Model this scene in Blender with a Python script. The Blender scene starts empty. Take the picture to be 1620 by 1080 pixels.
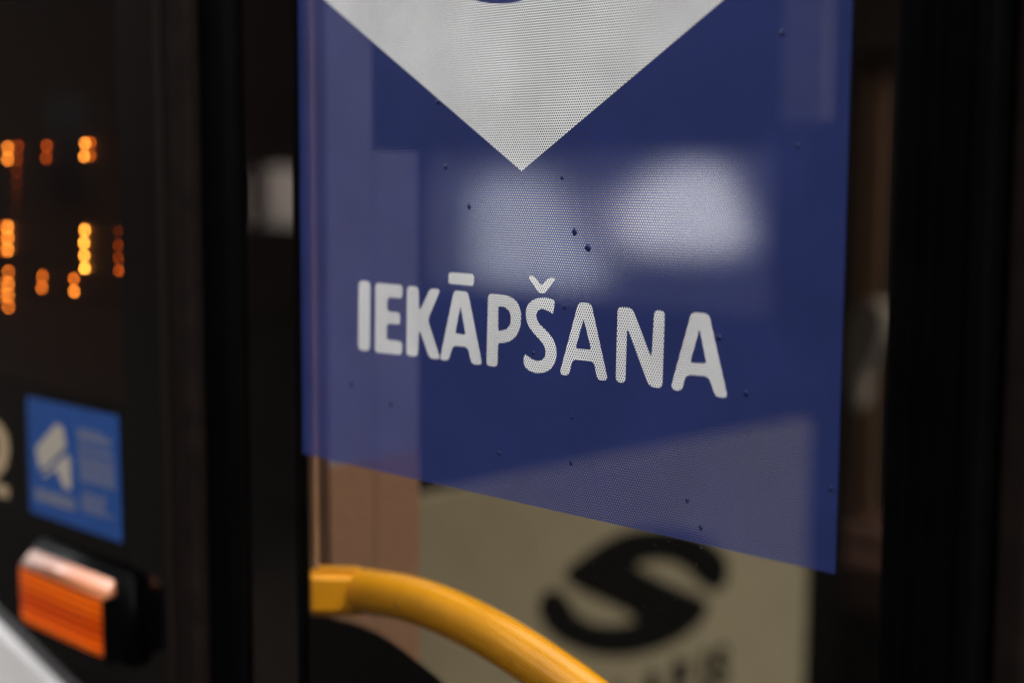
import bpy, bmesh, math, random
from mathutils import Vector
from mathutils.geometry import tessellate_polygon
R = math.radians
random.seed(7)
sc = bpy.context.scene
COL = sc.collection

# ------------------------------------------------------------------ camera
ZB = 1.30                                   # height of the sign's lower edge above the pavement
F = 2296.12; YAW = .785704; PITCH = -.111413; ROLL = .0051832
CPOS = Vector((.845233, -.630020, .199886 + ZB))
cy_, sy_ = math.cos(YAW), math.sin(YAW); cp_, sp_ = math.cos(PITCH), math.sin(PITCH)
FWD = Vector((-sy_*cp_, cy_*cp_, sp_)); R0 = Vector((cy_, sy_, 0)); U0 = R0.cross(FWD)
RT = math.cos(ROLL)*R0 + math.sin(ROLL)*U0; UP = RT.cross(FWD)
cam_d = bpy.data.cameras.new('camera'); cam = bpy.data.objects.new('camera', cam_d); COL.objects.link(cam)
from mathutils import Matrix
m = Matrix((RT, UP, -FWD)).transposed().to_4x4(); m.translation = CPOS
cam.matrix_world = m
cam_d.sensor_width = 36; cam_d.lens = 36*F/1620
cam_d.clip_start = .02; cam_d.clip_end = 400
cam_d.dof.use_dof = True; cam_d.dof.focus_distance = .855
cam_d.dof.aperture_fstop = 2.35; cam_d.dof.aperture_ratio = 1.1
sc.camera = cam

# ------------------------------------------------------------------ daylight
SUN_EL, SUN_AZ = R(46), R(72)              # azimuth clockwise from +Y
w = bpy.data.worlds.new('World'); sc.world = w; w.use_nodes = True
nt = w.node_tree; nt.nodes.clear()
sky = nt.nodes.new('ShaderNodeTexSky'); sky.sky_type = 'NISHITA'; sky.sun_disc = False
sky.sun_elevation = SUN_EL; sky.sun_rotation = SUN_AZ; sky.dust_density = 4; sky.air_density = 1.2
hsv = nt.nodes.new('ShaderNodeHueSaturation'); hsv.inputs['Saturation'].default_value = .12   # overcast, nearly grey
bg = nt.nodes.new('ShaderNodeBackground'); bg.inputs[1].default_value = .15
wo = nt.nodes.new('ShaderNodeOutputWorld')
nt.links.new(sky.outputs[0], hsv.inputs['Color']); nt.links.new(hsv.outputs[0], bg.inputs[0]); nt.links.new(bg.outputs[0], wo.inputs[0])
sd = bpy.data.lights.new('sun', 'SUN'); sd.energy = .5; sd.angle = R(14); sd.color = (1, .93, .85)
sun = bpy.data.objects.new('sun', sd); COL.objects.link(sun)
sdir = Vector((math.sin(SUN_AZ)*math.cos(SUN_EL), math.cos(SUN_AZ)*math.cos(SUN_EL), math.sin(SUN_EL)))
sun.rotation_euler = sdir.to_track_quat('Z', 'Y').to_euler()
sc.view_settings.view_transform = 'Standard'; sc.view_settings.look = 'None'
sc.view_settings.exposure = 2.0; sc.view_settings.gamma = 1; sc.view_settings.use_curve_mapping = False
sc.render.engine = 'CYCLES'
sc.cycles.use_denoising = True
sc.cycles.max_bounces = 12; sc.cycles.transparent_max_bounces = 24
sc.cycles.sample_clamp_indirect = 4
sc.cycles.filter_width = 1.2

# ------------------------------------------------------------------ helpers
def ray(px, py):
    return FWD + RT*((px-810)/F) - UP*((py-540)/F)
def PY(px, py, Y=0.):
    d = ray(px, py); return CPOS + d*((Y-CPOS.y)/d.y)
def PX(px, py, X):
    d = ray(px, py); return CPOS + d*((X-CPOS.x)/d.x)
def link(name, me, mat=None, parent=None):
    o = bpy.data.objects.new(name, me); COL.objects.link(o)
    if mat:
        for mm in (mat if isinstance(mat, (list, tuple)) else [mat]): me.materials.append(mm)
    if parent: o.parent = parent
    return o
def empty(name, label, cat, loc=(0,0,0), group=None):
    o = bpy.data.objects.new(name, None); COL.objects.link(o); o.empty_display_size = .1
    o['label'] = label; o['category'] = cat
    if group: o['group'] = group
    return o
def bm_obj(name, bm, mat, parent=None, smooth=False):
    me = bpy.data.meshes.new(name); bmesh.ops.recalc_face_normals(bm, faces=bm.faces[:]); bm.to_mesh(me); bm.free()
    if smooth:
        for p in me.polygons: p.use_smooth = True
    return link(name, me, mat, parent)
def box_bm(bm, a, b, bevel=0):
    n0 = len(bm.verts)
    r = bmesh.ops.create_cube(bm, size=1)
    vs = r['verts']
    c = [(a[i]+b[i])/2 for i in range(3)]; s = [abs(b[i]-a[i]) for i in range(3)]
    for v in vs: v.co = Vector((v.co[i]*s[i]+c[i] for i in range(3)))
    if bevel:
        es = list({e for v in vs for e in v.link_edges})
        bmesh.ops.bevel(bm, geom=es, offset=bevel, segments=3, affect='EDGES', profile=.5)
    return bm
def box(name, a, b, mat, parent=None, bevel=0):
    return bm_obj(name, box_bm(bmesh.new(), a, b, bevel), mat, parent)
def fillet(pts, r, seg=5, only=None):
    out = []; n = len(pts)
    for i in range(n):
        p0, p, p1 = pts[i-1], pts[i], pts[(i+1) % n]
        a = (p0-p); b = (p1-p)
        if a.length < 1e-7 or b.length < 1e-7: continue
        k = min(r, a.length*.48, b.length*.48)
        A = p + a.normalized()*k; B = p + b.normalized()*k
        for j in range(seg+1):
            t = j/seg; out.append(A*(1-t)**2 + p*2*t*(1-t) + B*t*t)
    return out
def chaikin(pts, n=2):
    for _ in range(n):
        q = []
        for i in range(len(pts)):
            a, b = pts[i], pts[(i+1) % len(pts)]
            q += [a*.75+b*.25, a*.25+b*.75]
        pts = q
    return pts
def flat(name, loops, mat, parent=None, thick=0, d=Vector((0,1,0))):
    """filled flat shape from 3D loops (first outer, others holes); optional thickness along d"""
    bm = bmesh.new(); vs = [[bm.verts.new(p) for p in L] for L in loops]
    fl = [v for L in vs for v in L]
    for t in tessellate_polygon(loops):
        try: bm.faces.new([fl[i] for i in t])
        except ValueError: pass
    if thick:
        bk = [[bm.verts.new(v.co + d*thick) for v in L] for L in vs]
        bf = [v for L in bk for v in L]
        for t in tessellate_polygon(loops):
            try: bm.faces.new([bf[i] for i in t])
            except ValueError: pass
        for L, K in zip(vs, bk):
            for i in range(len(L)):
                j = (i+1) % len(L); bm.faces.new([L[i], L[j], K[j], K[i]])
    return bm_obj(name, bm, mat, parent)
def disc_loop(c, r, n=24, ax=Vector((1,0,0)), ay=Vector((0,0,1)), rz=1):
    return [c + ax*r*math.cos(2*math.pi*i/n) + ay*r*rz*math.sin(2*math.pi*i/n) for i in range(n)]
def tube(bm, path, r, n=20, caps=True):
    rings = []
    for i, p in enumerate(path):
        t = ((path[min(i+1, len(path)-1)]-p).normalized() + (p-path[max(i-1, 0)]).normalized()).normalized()
        a = t.cross(Vector((0,1,.001))).normalized(); b = t.cross(a)
        rr = r[i] if isinstance(r, (list, tuple)) else r
        rings.append([bm.verts.new(p + a*rr*math.cos(2*math.pi*k/n) + b*rr*math.sin(2*math.pi*k/n)) for k in range(n)])
    for A, B in zip(rings, rings[1:]):
        for k in range(n): bm.faces.new([A[k], A[(k+1) % n], B[(k+1) % n], B[k]])
    if caps: bm.faces.new(rings[0]); bm.faces.new(rings[-1])
    return bm
def spline(pts, n=8):
    out = []
    for i in range(len(pts)-1):
        p0 = pts[max(i-1,0)]; p1 = pts[i]; p2 = pts[i+1]; p3 = pts[min(i+2, len(pts)-1)]
        for j in range(n):
            t = j/n
            out.append(.5*((2*p1)+(p2-p0)*t+(2*p0-5*p1+4*p2-p3)*t*t+(3*p1-p0-3*p2+p3)*t**3))
    out.append(pts[-1]); return out

# ------------------------------------------------------------------ materials
def mat(name, col, rough=.5, metal=0, noise=0, nscale=30, bump=0, bscale=200, spec=.5, coat=0):
    m = bpy.data.materials.new(name); m.use_nodes = True; t = m.node_tree; b = t.nodes['Principled BSDF']
    b.inputs['Base Color'].default_value = (*col, 1); b.inputs['Roughness'].default_value = rough
    b.inputs['Metallic'].default_value = metal; b.inputs['Specular IOR Level'].default_value = spec
    b.inputs['Coat Weight'].default_value = coat; b.inputs['Coat Roughness'].default_value = .06
    tc = t.nodes.new('ShaderNodeTexCoord')
    if noise:
        n = t.nodes.new('ShaderNodeTexNoise'); n.inputs['Scale'].default_value = nscale; n.inputs['Detail'].default_value = 6
        t.links.new(tc.outputs['Object'], n.inputs['Vector'])
        rp = t.nodes.new('ShaderNodeMapRange'); rp.inputs['From Min'].default_value = .3; rp.inputs['From Max'].default_value = .7
        rp.inputs['To Min'].default_value = 1-noise; rp.inputs['To Max'].default_value = 1+noise
        t.links.new(n.outputs['Fac'], rp.inputs['Value'])
        mx = t.nodes.new('ShaderNodeVectorMath'); mx.operation = 'SCALE'; mx.inputs[0].default_value = col
        t.links.new(rp.outputs[0], mx.inputs['Scale']); t.links.new(mx.outputs[0], b.inputs['Base Color'])
    if bump:
        n2 = t.nodes.new('ShaderNodeTexNoise'); n2.inputs['Scale'].default_value = bscale; n2.inputs['Detail'].default_value = 4
        t.links.new(tc.outputs['Object'], n2.inputs['Vector'])
        bp = t.nodes.new('ShaderNodeBump'); bp.inputs['Strength'].default_value = bump; bp.inputs['Distance'].default_value = .001
        t.links.new(n2.outputs['Fac'], bp.inputs['Height']); t.links.new(bp.outputs[0], b.inputs['Normal'])
    return m
def glass_nodes(t, tint, rough=.0, ior=1.42):
    tr = t.nodes.new('ShaderNodeBsdfTransparent'); tr.inputs[0].default_value = (*tint, 1)
    gl = t.nodes.new('ShaderNodeBsdfGlossy'); gl.inputs['Roughness'].default_value = rough
    fr = t.nodes.new('ShaderNodeFresnel'); fr.inputs['IOR'].default_value = ior
    mx = t.nodes.new('ShaderNodeMixShader')
    t.links.new(fr.outputs[0], mx.inputs[0]); t.links.new(tr.outputs[0], mx.inputs[1]); t.links.new(gl.outputs[0], mx.inputs[2])
    return mx
def mat_glass(name, tint, rough=0.):
    m = bpy.data.materials.new(name); m.use_nodes = True; t = m.node_tree; t.nodes.clear()
    mx = glass_nodes(t, tint, rough); o = t.nodes.new('ShaderNodeOutputMaterial'); t.links.new(mx.outputs[0], o.inputs[0])
    return m
PITCH_H = .00174; HOLE = .265
def mat_perf(name, col, rough=.35, ink=None):
    """printed one-way-vision film: staggered round holes punched through a printed vinyl"""
    m = bpy.data.materials.new(name); m.use_nodes = True; t = m.node_tree; b = t.nodes['Principled BSDF']
    out = t.nodes['Material Output']; L = t.links.new
    tc = t.nodes.new('ShaderNodeTexCoord'); sp = t.nodes.new('ShaderNodeSeparateXYZ'); L(tc.outputs['Object'], sp.inputs[0])
    def M(op, a, bb=None, c=None):
        n = t.nodes.new('ShaderNodeMath'); n.operation = op
        for i, v in enumerate((a, bb, c)):
            if v is None: continue
            if isinstance(v, (int, float)): n.inputs[i].default_value = v
            else: L(v, n.inputs[i])
        return n.outputs[0]
    a = PITCH_H; W = a*math.sqrt(3)
    def dist(ox, oz):
        u = M('SUBTRACT', M('MODULO', M('ADD', sp.outputs[2], 100*W+ox), W), W/2)
        v = M('SUBTRACT', M('MODULO', M('ADD', sp.outputs[0], 1000*a+oz), a), a/2)
        return M('SQRT', M('ADD', M('MULTIPLY', u, u), M('MULTIPLY', v, v)))
    d = M('MINIMUM', dist(0, 0), dist(W/2, a/2))
    hole = M('LESS_THAN', d, a*HOLE)
    n = t.nodes.new('ShaderNodeTexNoise'); n.inputs['Scale'].default_value = 18; n.inputs['Detail'].default_value = 8
    L(tc.outputs['Object'], n.inputs['Vector'])
    rp = t.nodes.new('ShaderNodeMapRange'); rp.inputs['From Min'].default_value = .3; rp.inputs['From Max'].default_value = .7
    rp.inputs['To Min'].default_value = .88; rp.inputs['To Max'].default_value = 1.10; L(n.outputs['Fac'], rp.inputs['Value'])
    mx = t.nodes.new('ShaderNodeVectorMath'); mx.operation = 'SCALE'; mx.inputs[0].default_value = col
    L(rp.outputs[0], mx.inputs['Scale']); L(mx.outputs[0], b.inputs['Base Color'])
    b.inputs['Roughness'].default_value = rough; b.inputs['Specular IOR Level'].default_value = .35
    bp = t.nodes.new('ShaderNodeBump'); bp.inputs['Strength'].default_value = .15; bp.inputs['Distance'].default_value = .002
    n2 = t.nodes.new('ShaderNodeTexNoise'); n2.inputs['Scale'].default_value = 25; L(tc.outputs['Object'], n2.inputs['Vector'])
    L(n2.outputs['Fac'], bp.inputs['Height']); L(bp.outputs[0], b.inputs['Normal'])
    tr = t.nodes.new('ShaderNodeBsdfTransparent'); ms = t.nodes.new('ShaderNodeMixShader')
    src = b.outputs[0]
    if ink:                                     # the blue ink is a little translucent
        ti = t.nodes.new('ShaderNodeBsdfTransparent'); ti.inputs[0].default_value = (*ink, 1); mi = t.nodes.new('ShaderNodeMixShader')
        mi.inputs[0].default_value = .36; L(b.outputs[0], mi.inputs[1]); L(ti.outputs[0], mi.inputs[2]); src = mi.outputs[0]
    L(hole, ms.inputs[0]); L(src, ms.inputs[1]); L(tr.outputs[0], ms.inputs[2]); L(ms.outputs[0], out.inputs[0])
    return m
def mat_emit(name, col, s):
    m = bpy.data.materials.new(name); m.use_nodes = True; b = m.node_tree.nodes['Principled BSDF']
    b.inputs['Base Color'].default_value = (.05,.02,.01,1)
    b.inputs['Emission Color'].default_value = (*col, 1); b.inputs['Emission Strength'].default_value = s
    return m

M_BLUE = mat_perf('blue perforated film', (.049, .073, .275), ink=(.12, .16, .44))
M_WHITE = mat_perf('white perforated film', (.90, .89, .87))
M_BUBBLE = mat('blistered blue vinyl', (.012, .02, .09), .2, bump=.3)
M_GLASS = mat_glass('door glass', (.93, .95, .93))
M_SMOKE = mat_glass('smoked glass', (.34, .31, .29))
M_TINT = mat_glass('grey tinted window glass', (.55, .6, .6))
M_RUBBER = mat('black rubber', (.0014, .0012, .0012), .6, spec=.02, noise=.3, bump=.2, bscale=400)
M_FRAME = mat('black painted frame', (.0016, .0013, .0012), .45, spec=.05, noise=.25, bump=.05)
M_BLACKGLOSS = mat('black gloss enamel', (.0018, .0014, .0013), .14, spec=.28, bump=.01, bscale=30)
M_TRIM = mat('dull brown anodised trim', (.009, .006, .005), .7, spec=.04, noise=.25, nscale=60)
M_FRIT = mat('black ceramic frit', (.0012, .0012, .0012), .5, spec=.02)
M_WHITEPAINT = mat('off white bus paint', (.85, .82, .79), .3, noise=.03, coat=.4)
M_OLIVE = mat('olive grey laminate', (.175, .15, .102), .5, spec=.2, noise=.06, nscale=14, bump=.04)
M_BROWN = mat('brown laminate', (.235, .13, .083), .5, noise=.08, nscale=220)
M_HAZEGREY = mat('blue grey painted haze', (.20, .19, .27), .5, noise=.08, nscale=20)
M_DKBROWN = mat('dark brown plastic', (.07, .032, .02), .5, noise=.2)
M_LITEDGE = mat('tan painted lit edge', (.30, .17, .10), .5, noise=.1)
M_LOGO = mat('black print', (.002, .0018, .0018), .6, spec=.03)
M_YELLOW = mat('yellow powder coat', (.95, .42, .008), .26, noise=.06, coat=1, bump=.02, bscale=90); M_YELLOW.node_tree.nodes['Principled BSDF'].inputs['Coat Roughness'].default_value = .18
M_LENS = mat('amber lamp lens', (.58, .063, .0003), .35, noise=.1, spec=.02)
t_ = M_LENS.node_tree; wv = t_.nodes.new('ShaderNodeTexWave'); wv.wave_type = 'BANDS'; wv.bands_direction = 'Z'; wv.inputs['Scale'].default_value = 45
tc_ = t_.nodes.new('ShaderNodeTexCoord'); cr = t_.nodes.new('ShaderNodeMix'); cr.data_type = 'RGBA'
cr.inputs[6].default_value = (.42, .026, .0002, 1); cr.inputs[7].default_value = (.95, .15, .001, 1)     # rib light and shade painted in: deep red grooves, amber crests
t_.links.new(tc_.outputs['Object'], wv.inputs['Vector']); t_.links.new(wv.outputs['Fac'], cr.inputs[0]); t_.links.new(cr.outputs[2], t_.nodes['Principled BSDF'].inputs['Base Color'])
M_BEVELGLINT = mat('amber bevel painted glint', (.85, .30, .13), .12, noise=.05, spec=.5, coat=1); M_BEVELGLINT.node_tree.nodes['Principled BSDF'].inputs['Coat IOR'].default_value = 2.3  # pale base puts the sky glint into the bevel's colour
M_HOUSING = mat('black lamp housing', (.0014, .0013, .0014), .35, noise=.2, spec=.06)
M_CCTVBLUE = mat('blue sticker vinyl', (.012, .065, .25), .4, noise=.06)
M_PRINT = mat('greyed white print', (.42, .37, .30), .5)
M_LINE = mat('fine pale print', (.27, .26, .27), .5)
M_CREAM = mat('cream numeral', (.42, .30, .17), .5)
M_BOARD = mat('brown display board', (.035, .019, .011), .6, noise=.2)
M_INT = mat('dark interior lining', (.045, .032, .026), .7, noise=.2, nscale=8)
M_INTGREY = mat('pale grey interior plastic', (.34, .30, .30), .6, noise=.1)
M_FLOOR = mat('dark grey bus flooring', (.010, .007, .006), .8, spec=.05, noise=.3, nscale=200)
M_CURTAIN = mat('brown curtain cloth', (.16, .08, .042), .9, noise=.3, nscale=70, bump=.5, bscale=300)
M_GLOWCLOTH = mat('pale cloth as dim glow', (.085, .07, .058), .9, noise=.1, bump=.4)
M_SEAT = mat('rusty brown seat cloth', (.035, .016, .012), .95, spec=.1, noise=.3, nscale=90)

# ------------------------------------------------------------------ setting
M_PAVE = mat('dark asphalt', (.02, .017, .015), .9, spec=.1, noise=.2, nscale=6, bump=.3, bscale=60)
g = bmesh.new(); bmesh.ops.create_grid(g, x_segments=2, y_segments=2, size=120)
o = bm_obj('road', g, M_PAVE); o['kind'] = 'structure'
# dark building across the street: what the black gloss panels mirror
bld = empty('building', 'dark brown brick building mirrored faintly in the black bus panels', 'building', group=None)
M_BRICK = mat('dark brown brick', (.035, .019, .013), .85, noise=.35, nscale=3, bump=.4, bscale=40)
M_WIN = mat('dark window glass', (.02, .022, .025), .1)
M_STONE = mat('brown stone band', (.05, .03, .022), .8, noise=.15, nscale=5)
box('wall', (-30, -9.6, 0), (9, -9, 6.2), M_BRICK, bld)
box('cornice', (-30.1, -9.75, 6.2), (9.1, -8.85, 6.5), M_STONE, bld)
for i in range(11):
    x = -28+3.4*i
    wf = box('window', (x, -9.04, 1.0), (x+1.3, -8.97, 2.6), M_STONE, bld)
    box('pane', (x+.08, -8.968, 1.08), (x+1.22, -8.962, 2.52), M_WIN, wf)

shop = empty('glow_building', 'added grey building with emissive panes for the pale glow behind the sign', 'building')
M_RENDER = mat('grey render', (.045, .04, .042), .85, noise=.15, nscale=2, bump=.3, bscale=30)
M_GLOW = mat_emit('added glow', (1, .95, .84), .34); M_GLOWDIM = mat_emit('dim added glow', (.95, .96, .88), .22); M_GLOWSIDE = mat_emit('warm added side glow', (1, .86, .78), .07); M_GLOWFAINT = mat_emit('faint added glow', (.9, .85, .9), .07)  # emissive panes added to make the pale glow, no known source
YB = 9.0
box('wall', (-24, YB, 0), (14, YB+.6, 8), M_RENDER, shop)
def glowpane(pg, m_):
    flat('glow_pane', [chaikin([PY(x, y, YB-.1) for x, y in pg], 2)], m_, shop, .02)
glowpane([(1060,262),(1150,262),(1168,330),(1192,395),(1100,402),(985,395),(960,350),(1000,300)], M_GLOW)
glowpane([(745,285),(850,275),(900,320),(905,380),(950,400),(960,455),(850,450),(745,445),(755,360)], M_GLOWDIM)
glowpane([(905,300),(990,300),(975,380),(910,375)], M_GLOWFAINT)
glowpane([(452,262),(520,262),(520,355),(448,350)], M_GLOWSIDE)
def glowwin(px0, px1, m_, z0, z1):
    xa, xb = PY(px0, 300, YB).x, PY(px1, 300, YB).x
    f_ = box('window', (xa-.1, YB-.06, z0-.1), (xb+.1, YB-.001, z1+.1), M_STONE, shop)
    box('pane', (xa, YB-.07, z0), (xb, YB-.062, z1), m_, f_)

# ------------------------------------------------------------------ the bus body and its cabin
bus = empty('bus', 'black and white bus body around the glazed door, dark cabin inside', 'bus')
XL = PY(270, 540).x; XT = PY(320, 540).x; XS = PY(385, 540).x; XG = PY(470, 540).x      # door edges by distance along the side
XD = PY(193, 540).x
XR0 = PY(1436, 100).x; XR1 = PY(1588, 540).x
ZT = 2.75; Z0 = .32
# black gloss side panel left of the door, in front of the display
box('side_panel', (XD, 0, .45), (XL-.002, .006, ZT), M_BLACKGLOSS, bus)
box('display_window', (-2.6, 0, .98), (XD-.001, .005, ZT), M_SMOKE, bus) if False else None
pw = bmesh.new(); vs = [pw.verts.new(p) for p in ((-2.6,0,.45),(XD-.0005,0,.45),(XD-.0005,0,ZT),(-2.6,0,ZT))]; pw.faces.new(vs)
bm_obj('side_window', pw, M_SMOKE, bus)
# dark backing behind the smoked window, so that only the display shows
box('window_backing', (-2.6, .075, .45), (XL-.035, .085, ZT), M_FRAME, bus)
# vertical trim between panel and door
tb = box_bm(bmesh.new(), (XL, -.012, .4), (XT, .02, ZT), .006); bm_obj('trim_strip', tb, M_TRIM, bus, True)
box('trim_bead', (XL+.010, -.0145, .4), (XL+.016, -.0115, ZT), mat('worn trim bead', (.011,.008,.006), .8, spec=.03), bus)
box('rubber_seal', (XT+.001, .0, .4), (XS-.018, .01, ZT), M_RUBBER, bus, .003)
box('rubber_seal', (XR1+.002, -.006, .4), (XR1+.02, .03, ZT), M_TRIM, bus, .004)
box('side_panel', (XR1+.022, 0, .4), (4.5, .03, ZT), M_BLACKGLOSS, bus)
# pale body panel low down, its sloping edge crosses the corner of the picture
e0, e1 = PY(-60, 945, -.012), PY(110, 1115, -.012)
sl = (e1-e0)
q = [e0 - sl*2.2, e1 + sl*1.2]
flat('body_panel', [[q[0], q[1], Vector((q[1].x-.02, -.012, .35)), Vector((-2.6, -.012, .35)), Vector((-2.6, -.012, q[0].z))]], M_WHITEPAINT, bus, .011)
# number beside the sticker (only its right side is in the picture)
def glyph(name, loops_px, Y, mt, parent, r=.0015, seg=4, thick=0):
    L = [fillet([PY(x, y, Y) for x, y in lp], r, seg) for lp in loops_px]
    return flat(name, L, mt, parent, thick)
two = [(-46,688),(-38,668),(-18,660),(0,668),(12,688),(15,712),(10,738),(-4,756),(-20,760),(14,770),(14,788),(-50,768),(-50,752),(-22,738),(-8,728),(-3,708),(-6,690),(-18,680),(-30,686),(-34,700)]
glyph('numeral', [two], -.0012, M_CREAM, bus, .002)

# marker lamp
def loft(name, A, B, mt, parent, bev=.002, smooth=False):
    bm = bmesh.new(); a = [bm.verts.new(p) for p in A]; b = [bm.verts.new(p) for p in B]
    bm.faces.new(a); bm.faces.new(b)
    for i in range(len(a)): bm.faces.new([a[i], a[(i+1) % len(a)], b[(i+1) % len(a)], b[i]])
    bmesh.ops.recalc_face_normals(bm, faces=bm.faces[:])
    if bev: bmesh.ops.bevel(bm, geom=bm.edges[:], offset=bev, segments=3, affect='EDGES')
    return bm_obj(name, bm, mt, parent, smooth)
YF = -.030
fx0, fx1 = PY(29, 950, YF).x, PY(160, 990, YF).x
fz1 = PY(160, 950, YF).z; fz0 = PY(160, 1042, YF).z
hx0, hx1 = fx0-.004, PY(206, 960, -.012).x
tz = PY(160, 912, -.012).z
# housing: plate on the body plus a raised surround
lamp = loft('marker_lamp', [Vector((hx0-.002,0,fz0-.012)),Vector((hx1,0,fz0-.012)),Vector((hx1,0,tz+.012)),Vector((hx0-.002,0,tz+.012))],
     [Vector((hx0,-.014,fz0-.008)),Vector((hx1-.006,-.014,fz0-.008)),Vector((hx1-.006,-.014,tz+.006)),Vector((hx0,-.014,tz+.006))], M_HOUSING, bus, .003, True)
lamp['label'] = 'amber ribbed marker lamp in a black housing below the blue sticker'
bm = bmesh.new()
prof = [(YF, fz1)]                            # ribbed front, profile in (y, z)
nr = 8
for i in range(1, nr*8+1):
    t = i/(nr*8); z = fz1-.001 + (fz0+.003-fz1)*t
    prof.append((YF + .0045*(1-abs(math.sin(math.pi*t*nr))**.6), z))
prof += [(YF+.003, fz0), (-.0145, fz0-.001)]
nx = 14; cols = []
for i in range(nx+1):
    s = i/nx; x = fx0 + (fx1-fx0)*s
    e = min(s, 1-s)*nx; k = 1 if e >= 1 else .9
    cols.append([bm.verts.new((x, -.0145 + (y+.0145)*k, z)) for y, z in prof])
for A, B in zip(cols, cols[1:]):
    for j in range(len(prof)-1): bm.faces.new([A[j], A[j+1], B[j+1], B[j]])
b0, b1 = bm.verts.new((fx0, -.0145, fz1)), bm.verts.new((fx1, -.0145, fz1))
bm_obj('housing_side', box_bm(bmesh.new(), (fx1+.0004, YF+.0005, fz0-.004), (fx1+.004, -.012, fz1+.001), .0008), M_HOUSING, lamp)
bm.faces.new(cols[0]+[b0]); bm.faces.new(list(reversed([b1]+cols[-1][::-1][::-1])))
lens = bm_obj('lens', bm, M_LENS, lamp)
loft('lens_bevel', [Vector((fx0,YF+.0004,fz1+.0004)),Vector((fx1,YF+.0004,fz1+.0004)),Vector((fx1,-.0145,fz1+.0004)),Vector((fx0,-.0145,fz1+.0004))],
     [Vector((fx0+.003,-.0175,tz+.003)),Vector((fx1-.0015,-.0175,tz+.003)),Vector((fx1-.0015,-.0145,tz+.003)),Vector((fx0+.003,-.0145,tz+.003))], M_BEVELGLINT, lamp, .0012, True)

# LED display behind the smoked window
led = empty('led_display', 'dot matrix display with glowing orange dots behind dark glass', 'display')
box('display_board', (-1.6, .048, ZB-.16), (XD+.02, .060, ZB+.36), M_BOARD, led)
M_REFLDIM = mat('faint painted brown reflection', (.08, .038, .022), .6, noise=.15); M_REFL = mat('painted brown reflection', (.16, .08, .048), .6, noise=.15)
for za, zb_, mm in ((425, 480, M_REFLDIM), (481, 615, M_REFL)):
    box('painted_reflection', (-1.6, .0470, PY(100, zb_, .047).z), (XD+.02, .0478, PY(100, za, .047).z), mm, led)  # warm reflection in the glass painted as brown bands
box('shade_hood', (-1.6, .020, ZB+.36), (XD+.03, .060, ZB+.37), M_FRAME, led)  # added to keep the top of the board in shade
LED_E = {}
def led_mat(s, warm):
    k = (s, warm)
    if k not in LED_E: LED_E[k] = mat_emit('led glow', (1, .13+.26*warm, .004+.045*warm), s)
    return LED_E[k]
LK = .72
dots = [(12,234,20,.6),(12,252,22,.6),(28,232,4,0),(27,252,2.6,0),(26,270,1.3,0),(26,288,.8,0),(26,307,.45,0),(25,330,.25,0),
        (74,231,6,.05),(73,250,5,.05),(134,227,22,.75),(133,247,22,.75),(143,226,7,.2),(143,246,6,.2),
        (12,359,26,.7),(12,377,24,.7),(12,395,24,.7),(4,359,5,0),(4,377,5,0),(4,396,5,0),
        (13,430,14,.4),(13,449,18,.6),(13,467,18,.6),(13,485,15,.4),(5,449,9,.5),(5,467,9,.5),
        (67,437,12,.3),(66,455,14,.35),(134,364,34,.85),(133,384,36,.85),(133,404,34,.85),(134,424,38,1),
        (117,441,13,.35),(117,461,22,.6),(187,366,.8,0),(187,388,2,0),(187,408,2.6,0),(188,428,5,.1),
        (-20,234,14,.4),(-20,377,20,.6),(-36,449,20,.6),(-36,467,20,.6)]
for x, y, s, wm in dots:
    c = PY(x, y, .0465)
    bm = bmesh.new(); bmesh.ops.create_uvsphere(bm, u_segments=14, v_segments=8, radius=.0016)
    for v in bm.verts: v.co = Vector((v.co.x, v.co.y*.7, v.co.z)) + c
    bm_obj('led_dot', bm, led_mat(s*LK, wm), led, True)

# camera-surveillance sticker on the glass
stk = empty('cctv_sticker', 'blue surveillance notice with white camera symbol on dark glass', 'sticker')
YS = -.0008
qa = [(42,627),(187,658),(193,858),(48,808)]
flat('sticker_sheet', [fillet([PY(x, y, YS) for x, y in qa], .002)], M_CCTVBLUE, stk, .0005)
Z = lambda x, y: (x/4.155, 620+y/4.155)
glyph('camera_symbol', [[Z(235,365),Z(372,205),Z(415,235),Z(434,360),Z(305,492),Z(258,505)]], YS-.0006, M_PRINT, stk, .001)
glyph('camera_symbol', [[Z(272,545),Z(445,404),Z(462,450),Z(468,640),Z(425,635),Z(365,500),Z(298,555)]], YS-.0006, M_PRINT, stk, .001)
def textline(x0, x1, y0, slope, h, seed, mt=M_LINE, name='text_line'):
    rnd = random.Random(seed); x = x0; bm = bmesh.new()
    while x < x1:
        wd = rnd.uniform(6, 16); xe = min(x+wd, x1)
        ps = [Z(x, y0+(x-x0)*slope), Z(xe, y0+(xe-x0)*slope), Z(xe, y0+(xe-x0)*slope+h), Z(x, y0+(x-x0)*slope+h)]
        bm.faces.new([bm.verts.new(PY(a, b, YS-.0006)) for a, b in ps]); x = xe+rnd.uniform(2, 5)
    bm_obj(name, bm, mt, stk)
for i, (x0, x1, y0) in enumerate([(510,680,232),(510,725,262),(510,730,288),(512,735,340),(514,745,365),(516,750,410),(518,752,436),(520,752,462),(522,755,488),(524,757,514),(526,758,540),(528,760,566),(535,700,655),(535,690,682),(538,690,709),(538,690,736),(540,745,765)]):
    textline(x0, x1, y0, .26, 12 if i != 1 else 18, i)
for i, y0 in enumerate((628, 655, 680)): textline(232, 495, y0, .31, 18, 40+i)

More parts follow.
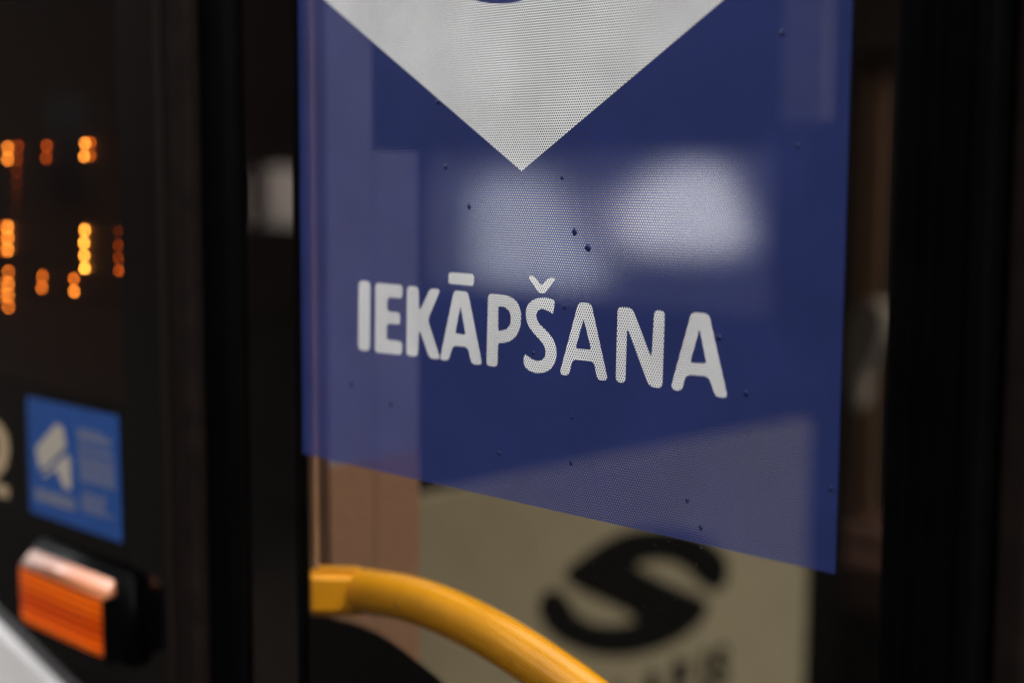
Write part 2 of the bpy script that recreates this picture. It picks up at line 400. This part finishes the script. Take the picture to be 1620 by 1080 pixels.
# cabin
M_DASH = M_INT
box('floor', (-3.95, .06, Z0-.04), (4.5, 2.5, Z0), M_FLOOR, bus)
rb = bmesh.new()
SK = (-.7, 2.8, .2, 2.4)  # skylight added to let sun and sky into the cabin
box_bm(rb, (-3.95, 0, ZT), (SK[0], 2.5, ZT+.05)); box_bm(rb, (SK[1], 0, ZT), (4.5, 2.5, ZT+.05))
box_bm(rb, (SK[0], 0, ZT), (SK[1], SK[2], ZT+.05)); box_bm(rb, (SK[0], SK[3], ZT), (SK[1], 2.5, ZT+.05))
bm_obj('roof', rb, M_INT, bus)
rb = bmesh.new(); rb.faces.new([rb.verts.new(p) for p in ((SK[0],SK[2],ZT+.02),(SK[1],SK[2],ZT+.02),(SK[1],SK[3],ZT+.02),(SK[0],SK[3],ZT+.02))])
bm_obj('added_skylight', rb, mat_glass('added skylight glass', (.95, .87, .76)), bus)
def wall_with_windows(name, y0, y1, x0, x1, wins, mt):
    """far wall: boxes round the openings"""
    bm = bmesh.new(); wins = sorted(wins); x = x0
    for (a, b, za, zb) in wins:
        box_bm(bm, (x, y0, Z0), (a, y1, ZT)); box_bm(bm, (a, y0, Z0), (b, y1, za)); box_bm(bm, (a, y0, zb), (b, y1, ZT)); x = b
    box_bm(bm, (x, y0, Z0), (x1, y1, ZT))
    return bm_obj(name, bm, mt, bus)
YFAR = 2.40
wa = (PY(672, 330, YFAR).x, PY(1222, 330, YFAR).x, PY(950, 475, YFAR).z, PY(950, 240, YFAR).z)
wb = (PY(372, 330, YFAR).x, PY(500, 330, YFAR).x, PY(430, 356, YFAR).z, PY(430, 264, YFAR).z)  # opening added for the glow in the side strip
wins = [wb, wa, (.3, 1.45, 1.0, 2.5), (1.55, 2.85, 1.0, 2.5), (2.95, 4.3, 1.0, 2.5)]
wall_with_windows('far_wall', YFAR, YFAR+.06, -3.95, 4.5, wins, M_INT)
M_SOFTEN = bpy.data.materials.new('rough softening glass'); M_SOFTEN.use_nodes = True; t_ = M_SOFTEN.node_tree; t_.nodes.clear()
rf = t_.nodes.new('ShaderNodeBsdfRefraction'); rf.inputs['IOR'].default_value = 1.12; rf.inputs['Roughness'].default_value = .27  # rough pane added to soften the glow edges behind it
oo = t_.nodes.new('ShaderNodeOutputMaterial'); t_.links.new(rf.outputs[0], oo.inputs[0])
for a in wins[:2]: box('softening_pane', (a[0]+.001, YFAR+.02, a[2]+.001), (a[1]-.001, YFAR+.03, a[3]-.001), M_SOFTEN, bus)
for a in wins[2:]:
    fr = bmesh.new(); fr.faces.new([fr.verts.new(p) for p in ((a[0],YFAR+.03,a[2]),(a[1],YFAR+.03,a[2]),(a[1],YFAR+.03,a[3]),(a[0],YFAR+.03,a[3]))])
    bm_obj('far_window', fr, M_GLASS, bus)
XE = -3.9
# front wall with windscreen
p0, p1 = PX(380, 310, XE), PX(490, 310, XE)
zb, zt = PX(450, 355, XE).z, PX(450, 262, XE).z
bm = bmesh.new()
box_bm(bm, (XE-.05, 0, Z0), (XE, 2.46, zb)); box_bm(bm, (XE-.05, 0, zt), (XE, 2.46, ZT))
ya, yb = sorted((PX(425, 310, XE).y, PX(560, 310, XE).y))
box_bm(bm, (XE-.05, 0, zb), (XE, ya, zt)); box_bm(bm, (XE-.05, yb, zb), (XE, 2.46, zt))
bm_obj('front_wall', bm, M_INT, bus)
ws = bmesh.new(); ws.faces.new([ws.verts.new(p) for p in ((XE-.02,ya,zb),(XE-.02,yb,zb),(XE-.02,yb,zt),(XE-.02,ya,zt))]); bm_obj('windscreen', ws, M_TINT, bus)
box('rear_wall', (4.5, 0, Z0), (4.55, 2.46, ZT), M_INT, bus)
# inner lining behind the side panel, closing the cabin left of the door
box('inner_lining', (-3.9, .09, Z0), (XL-.07, .11, ZT), M_INT, bus)

# ------------------------------------------------------------------ the door
db = bmesh.new()
box_bm(db, (XS-.016, -.004, .42), (XS, .006, ZT-.02), .001)
box_bm(db, (XG, -.003, .5605), (-.0012, .006, ZT-.02), .001)
box_bm(db, (XR0, -.012, .42), (XR1-.012, .034, ZT-.02), .004)
box_bm(db, (XR1-.011, -.018, .42), (XR1, .034, ZT-.02), .004)
box_bm(db, (XS+.0005, -.004, .42), (XR0-.0005, .034, .56), .004)
for gx in (XR0+.012, XR0+.022): box_bm(db, (gx, -.0138, .46), (gx+.0025, -.0121, ZT-.06), .0006)
door = bm_obj('door', db, M_RUBBER, bus); door['label'] = 'glazed black door leaf carrying the blue boarding sign'
box('lit_edge', (-.001, .0065, PY(480, 893, .008).z), (.0035, .011, ZT-.02), M_LITEDGE, door)  # lit inner edge of the frame painted as a tan strip
def pane(name, x0, x1):
    bm = bmesh.new(); bm.faces.new([bm.verts.new(p) for p in ((x0,.0005,.56),(x1,.0005,.56),(x1,.0005,ZT-.02),(x0,.0005,ZT-.02))])
    return bm_obj(name, bm, M_GLASS, door)
pane('glass_pane', -.0010, XR0); pane('added_side_glass', XS+.0005, XG-.0005)  # side strip glazed so light behind it stands for a frame reflection
# black frit with a rounded corner and a dotted fade
fc = [(478,972),(505,975),(535,981),(565,990),(595,1003),(625,1022),(655,1045),(690,1073),(725,1108),(770,1165)]
fc = spline([PY(x, y, .004) for x, y in fc], 4)
fb = fc + [Vector((fc[-1].x+.0, .004, .56)), Vector((fc[0].x, .004, .56))]
flat('frit_border', [fb], M_FRIT, door, .0004)
bm = bmesh.new()
for i in range(len(fc)-1):
    a, b = fc[i], fc[i+1]; nn = max(1, int((b-a).length/.0022)); nrm = Vector((-(b-a).z, 0, (b-a).x)).normalized()
    for k in range(nn):
        for row in range(3):
            c = a + (b-a)*((k+.5*(row % 2))/nn) + nrm*(.0011+.0017*row)
            rr = (.0009, .00065, .0004)[row]
            bm.faces.new([bm.verts.new(p) for p in disc_loop(c, rr, 8)])
bm_obj('frit_dots', bm, M_FRIT, door)
# yellow grab rail
YR = .052
cen = [(572,934),(640,945),(705,967),(780,1004),(860,1055),(930,1106),(1010,1172),(1090,1245),(1170,1330)]
path = spline([PY(x, y, YR) for x, y in cen], 7)
st = PY(480, 934, .016)
d = (path[0]-st)
bm = bmesh.new(); tube(bm, path, .0172, 28)
rail = bm_obj('grab_rail', bm, M_YELLOW, door, True)
bm = bmesh.new()
# flattened foot that runs from the stile to the start of the tube
n = d.normalized(); zz = Vector((0,0,1)); side = n.cross(zz).normalized()
A = [st + side*sx*.012 + zz*szz*.0182 for sx, szz in ((-1,-1),(1,-1),(1,1),(-1,1))]
B = [path[0] + n*.006 + side*sx*.012 + zz*szz*.0172 for sx, szz in ((-1,-1),(1,-1),(1,1),(-1,1))]
loft('rail_foot', A, B, M_YELLOW, door, .006)
scw = PY(628, 958, YR-.0172)
bm = bmesh.new(); bmesh.ops.create_cone(bm, cap_ends=True, segments=20, radius1=.0026, radius2=.0022, depth=.0012, matrix=Matrix.Translation(scw) @ Matrix.Rotation(R(90), 4, 'X'))
bm_obj('screw', bm, mat('dulled yellow screw', (.6,.24,.012), .4), door)

# fine dust on the clear glass
bm = bmesh.new(); rnd = random.Random(3)
for i in range(150):
    x = rnd.uniform(700, 1270); y = rnd.uniform(760, 1080)
    c = PY(x, y, -.0004); rr = rnd.uniform(.00008, .0002)
    bm.faces.new([bm.verts.new(p) for p in disc_loop(c, rr, 6)])
du = bm_obj('dust', bm, mat('pale dust', (.5,.47,.42), .9), door); du['kind'] = 'stuff'

# ------------------------------------------------------------------ the boarding sign
sign = empty('boarding_sign', 'blue perforated window sign reading IEKĀPŠANA with white downward arrow', 'sign')
Wd = .45; ZS = ZB+.78
Y1 = -.0004
bm = bmesh.new()
bm.faces.new([bm.verts.new(p) for p in ((0,Y1,ZB),(Wd,Y1,ZB),(Wd,Y1,ZS),(0,Y1,ZS))])
bm_obj('film', bm, M_BLUE, sign)
Y2 = -.00048; Y3 = -.00056
tip = PY(825, 271, Y2); a = PY(513, 0, Y2); b = PY(1145, 0, Y2)
h = .40
def ext(p, zt): k = (zt-tip.z)/(p.z-tip.z); return tip + (p-tip)*k
zsh = tip.z + (a.z-tip.z)*1.12
A, B = ext(a, zsh), ext(b, zsh)
flat('arrow', [[tip, B, Vector((B.x, Y2, ZS-.05)), Vector((A.x, Y2, ZS-.05)), A]], M_WHITE, sign)
# blue disc inside the white field, its lowest edge just enters the picture
cb = PY(806, 5, Y3); rad = .115
flat('disc', [disc_loop(cb+Vector((0,0,rad)), rad, 96)], M_BLUE, sign)
flat('disc_inner', [disc_loop(cb+Vector((0,-.00008,rad)), rad*.55, 72)], M_WHITE, sign)

z6 = lambda x, y: (560+x/5.4, 420+y/5.4)
z7 = lambda x, y: (820+x/4.5, 420+y/4.5)
def inset(pts, d, hole):
    area = sum(a.x*b.z-b.x*a.z for a, b in zip(pts, pts[1:]+pts[:1]))
    sg = (1 if area > 0 else -1) * (-1 if hole else 1); out = []
    for i, p in enumerate(pts):
        a = (p-pts[i-1]); b = (pts[(i+1) % len(pts)]-p); a.y = b.y = 0; a.normalize(); b.normalize()
        n1 = Vector((-a.z, 0, a.x))*sg; n2 = Vector((-b.z, 0, b.x))*sg; m_ = n1+n2
        k = min(2.0, 2/max(.3, m_.length_squared)); out.append(p + m_*d*k)
    return out
def letter(loops, z, r=.0032, smooth=None):
    L = []
    for i, lp in enumerate(loops):
        pts = inset([PY(*z(x, y), Y2) for x, y in lp], .00035, i > 0)
        if smooth and i in smooth: pts = chaikin(pts, 3)
        else: pts = fillet(pts, r if i == 0 else r*.5, 6)
        L.append(pts)
    return L
def put(name, parts, mt=M_WHITE):
    """parts: list of loop sets, each its own filled shape, all in one mesh"""
    bm = bmesh.new()
    for loops in parts:
        fl = [bm.verts.new(p) for L in loops for p in L]
        for t in tessellate_polygon(loops):
            try: bm.faces.new([fl[i] for i in t])
            except ValueError: pass
    return bm_obj(name, bm, mt, sign)
put('letter', [letter([[(38,124),(143,130),(139,734),(32,724)]], z6, .0045)])
put('letter', [letter([[(180,143),(418,163),(416,287),(287,274),(286,385),(398,397),(397,510),(284,498),(281,628),(415,643),(412,768),(176,742)]], z6)])
put('letter', [letter([[(450,166),(556,177),(557,392),(650,188),(745,196),(632,465),(746,806),(643,800),(556,542),(549,782),(444,772)]], z6, .0038)])
put('letter', [letter([[(852,206),(975,217),(1101,852),(1005,850),(968,700),(845,688),(812,816),(728,812)], [(910,350),(868,575),(950,588)]], z6, .0034),
               letter([[(806,54),(1030,70),(1025,181),(804,160)]], z6, .0024)])
put('letter', [letter([[(1143,236),(1215,238),(1290,246),(1360,272),(1410,325),(1432,400),(1428,520),(1395,600),(1340,648),(1285,664),(1234,662),(1229,870),(1128,860)], [(1236,350),(1285,356),(1325,392),(1338,440),(1333,500),(1300,542),(1235,553)]], z6, .0034)])
S = [(254,240),(262,262),(258,300),(250,350),(232,340),(205,322),(165,310),(138,325),(128,365),(145,405),(170,430),(225,482),(265,548),(279,630),(262,705),(218,754),(155,772),(100,764),(52,735),(34,695),(36,650),(46,622),(75,646),(120,676),(165,672),(190,645),(192,598),(165,545),(112,490),(66,430),(47,350),(58,285),(98,240),(160,222),(215,226)]
put('letter', [letter([S], z7, smooth=(0,)), letter([[(62,74),(112,70),(166,140),(215,82),(274,88),(190,203),(146,200)]], z7, .0022)])
put('letter', [letter([[(426,256),(522,266),(643,822),(560,818),(535,688),(390,672),(360,788),(288,776)], [(465,385),(412,585),(515,595)]], z7, .003)])
put('letter', [letter([[(704,288),(812,296),(948,655),(965,310),(1047,318),(1028,878),(930,864),(775,445),(765,842),(689,830)]], z7, .0034)])
put('letter', [letter([[(1230,326),(1360,338),(1497,948),(1400,940),(1354,795),(1198,780),(1163,900),(1078,880)], [(1290,455),(1228,685),(1335,692)]], z7, .0034)])
# small blisters under the film
for x, y, rr in [(909,367,.0016),(930,392,.0016),(889,282,.0010),(742,327,.0013),(705,264,.0014),(692,161,.0016),(1237,52,.0013),(905,660,.0009),(903,732,.0011),
                 (790,716,.001),(1108,834,.0011),(1087,792,.001),(1315,772,.0013),(1180,622,.0012),(556,608,.0015),(618,640,.0012),(844,558,.0010),(893,485,.0012),(1137,533,.0013),(1262,231,.001)]:
    rnd = random.Random(int(x*7+y)); bm = bmesh.new(); c = PY(x, y, -.0006)
    bmesh.ops.create_icosphere(bm, subdivisions=2, radius=1)
    for v in bm.verts:
        k = rnd.uniform(.7, 1.25); v.co = Vector((v.co.x*rr*k*1.25, v.co.y*rr*.3, v.co.z*rr*k*1.4)) + c
    bm_obj('blister', bm, M_BUBBLE, sign, True)

# ------------------------------------------------------------------ things inside
XPIL = -.08; XP = -.7
part = empty('partition', 'olive grey partition panel with black round logo behind the door glass', 'partition')
zt1 = PX(1167, 686, XP).z; yl = PX(610, 760, XP).y; yr = PX(1281, 760, XP).y
box('panel', (XP-.02, yl, .34), (XP, yr, zt1), M_OLIVE, part, .002)
box('edge_post', (XP-.03, yr+.001, .34), (XP+.004, PX(1338, 760, XP).y, ZT-.05), M_RUBBER, part, .004)
def onp(lst, dx=.0008): return [PX(x, y, XP+dx) for x, y in lst]
zz1 = lambda x, y: (800+x/3.115, 820+y/3.115)
# logo: S inside an oval, two hooked halves and a diagonal bar
top = [(272,272),(400,170),(520,90),(650,45),(830,45),(980,90),(1075,165),(1102,245),(1085,330),(1040,362),(990,345),(945,305),(885,240),(800,205),(710,205),(630,228),(705,272),(850,338),(985,395),(1008,425),(965,510),(860,595),(720,655),(560,685),(400,665),(250,595),(170,495),(160,405),(200,352),(265,350),(305,395),(345,470),(440,520),(560,524),(655,498),(600,462),(480,402),(350,345)]
top = chaikin([Vector((*zz1(x, y), 0)) for x, y in top], 2)
flat('logo', [onp([(v.x, v.y) for v in top])], M_LOGO, part)
fcur = bpy.data.curves.new('t', 'FONT')
def text_mesh(s, size):
    c = bpy.data.curves.new('lettering', 'FONT'); c.body = s; c.size = size; c.offset = size*.055
    o = bpy.data.objects.new('tmp', c); COL.objects.link(o)
    dg = bpy.context.evaluated_depsgraph_get(); me = bpy.data.meshes.new_from_object(o.evaluated_get(dg))
    bpy.data.objects.remove(o); return me
bt = PX(990, 1092, XP); bt2 = PX(1165, 1052, XP)
zt_ = PX(1130, 1025, XP).z; zb_ = PX(1130, 1086, XP).z
hgt = abs(zt_-zb_)
y_end = PX(1152, 1050, XP).y
x = 0.; size = hgt/.72; adv = []
for ch in 'SOLARIS':
    me = text_mesh(ch, size); xs = [v.co.x for v in me.vertices]; adv.append((me, min(xs), max(xs)))
tot = sum(b-a for _, a, b in adv) + size*.12*6
y = y_end - tot
for me, a, b in adv:
    for v in me.vertices: v.co = Vector((XP+.0008, y + v.co.x - a, zb_ + v.co.y))
    link('letter', me, M_LOGO, part); y += (b-a) + size*.12

col_ = empty('pillar', 'pillar with brown lower cladding just inside the glass, left of the olive panel', 'pillar')
y0, y1, y2 = PX(522, 800, XPIL).y, PX(592, 500, XPIL).y, PX(664, 800, XPIL).y
zc = PX(630, 240, XPIL).z
zs = PX(600, 725, XPIL).z
box('pillar_face', (XPIL-.03, y0, .34), (XPIL, y1, zs), M_BROWN, col_, .001)
box('pillar_cover', (XPIL-.03, y1+.0005, .34), (XPIL, y2, zs), M_BROWN, col_, .001)
box('upper_face', (XPIL-.03, y0, zs+.0005), (XPIL-.001, y1, ZT-.05), M_HAZEGREY, col_, .001)  # bluish haze over the film put into the upper pillar's colour
box('upper_cover', (XPIL-.03, y1+.0005, zs+.0005), (XPIL-.001, y2, zc), M_HAZEGREY, col_, .001)
bm = bmesh.new(); box_bm(bm, (XPIL-.006, PX(490, 800, XPIL).y, .34), (XPIL-.001, y0-.001, ZT-.05), .001); bm_obj('pillar_edge', bm, M_DKBROWN, col_)

cur = empty('curtain', 'narrow brown curtain hanging inside, beyond the right edge of the sign', 'curtain')
YC = 2.05
xa, xb = PY(1335, 400, YC).x, PY(1398, 400, YC).x; zc1 = PY(1380, 100, YC).z
bm = bmesh.new(); nn = 36; prev = None
for i in range(nn+1):
    x = xa + (xb-xa)*i/nn; yy = YC + .012*math.sin(i*1.15)
    v = (bm.verts.new((x, yy, .5)), bm.verts.new((x, yy, zc1)))
    if prev: bm.faces.new([prev[0], v[0], v[1], prev[1]])
    prev = v
bm_obj('curtain_cloth', bm, M_CURTAIN, cur, True)
box('curtain_rail', (xa-.02, YC-.02, zc1), (PY(1432, 150, YC).x, YC+.02, zc1+.02), M_FRAME, cur)
seat = empty('added_seat', 'added rusty seat, its pale cover standing in for a dim glow right of the sign', 'seat')
YQ = 1.8
c = PY(1376, 512, YQ); 
flat('glow_patch', [chaikin([PY(x, y, YQ) for x, y in [(1346,480),(1386,474),(1398,500),(1390,545),(1362,590),(1358,650),(1340,650),(1334,560)]], 2)], M_GLOWCLOTH, seat, .05)  # pale shape added in place of a dim glow
box('backrest', (c.x-.2, YQ+.07, .75), (c.x+.25, YQ+.14, PY(1376, 1000, YQ).z), M_SEAT, seat, .02)
box('cushion', (c.x-.2, YQ+.14, .68), (c.x+.25, YQ+.55, .78), M_SEAT, seat, .02)
box('base', (c.x-.15, YQ+.16, .32), (c.x+.2, YQ+.5, .68), M_FRAME, seat, .01)
cab = empty('equipment_box', 'pale grey equipment box near the cabin ceiling behind the sign', 'box')
Yb = 1.1
box('casing', (PY(1238, 100, Yb).x, Yb, PY(1290, 195, Yb).z), (PY(1308, 100, Yb).x, Yb+.01, ZT-.06), M_INTGREY, cab, .01)
bpy.data.curves.remove(fcur)
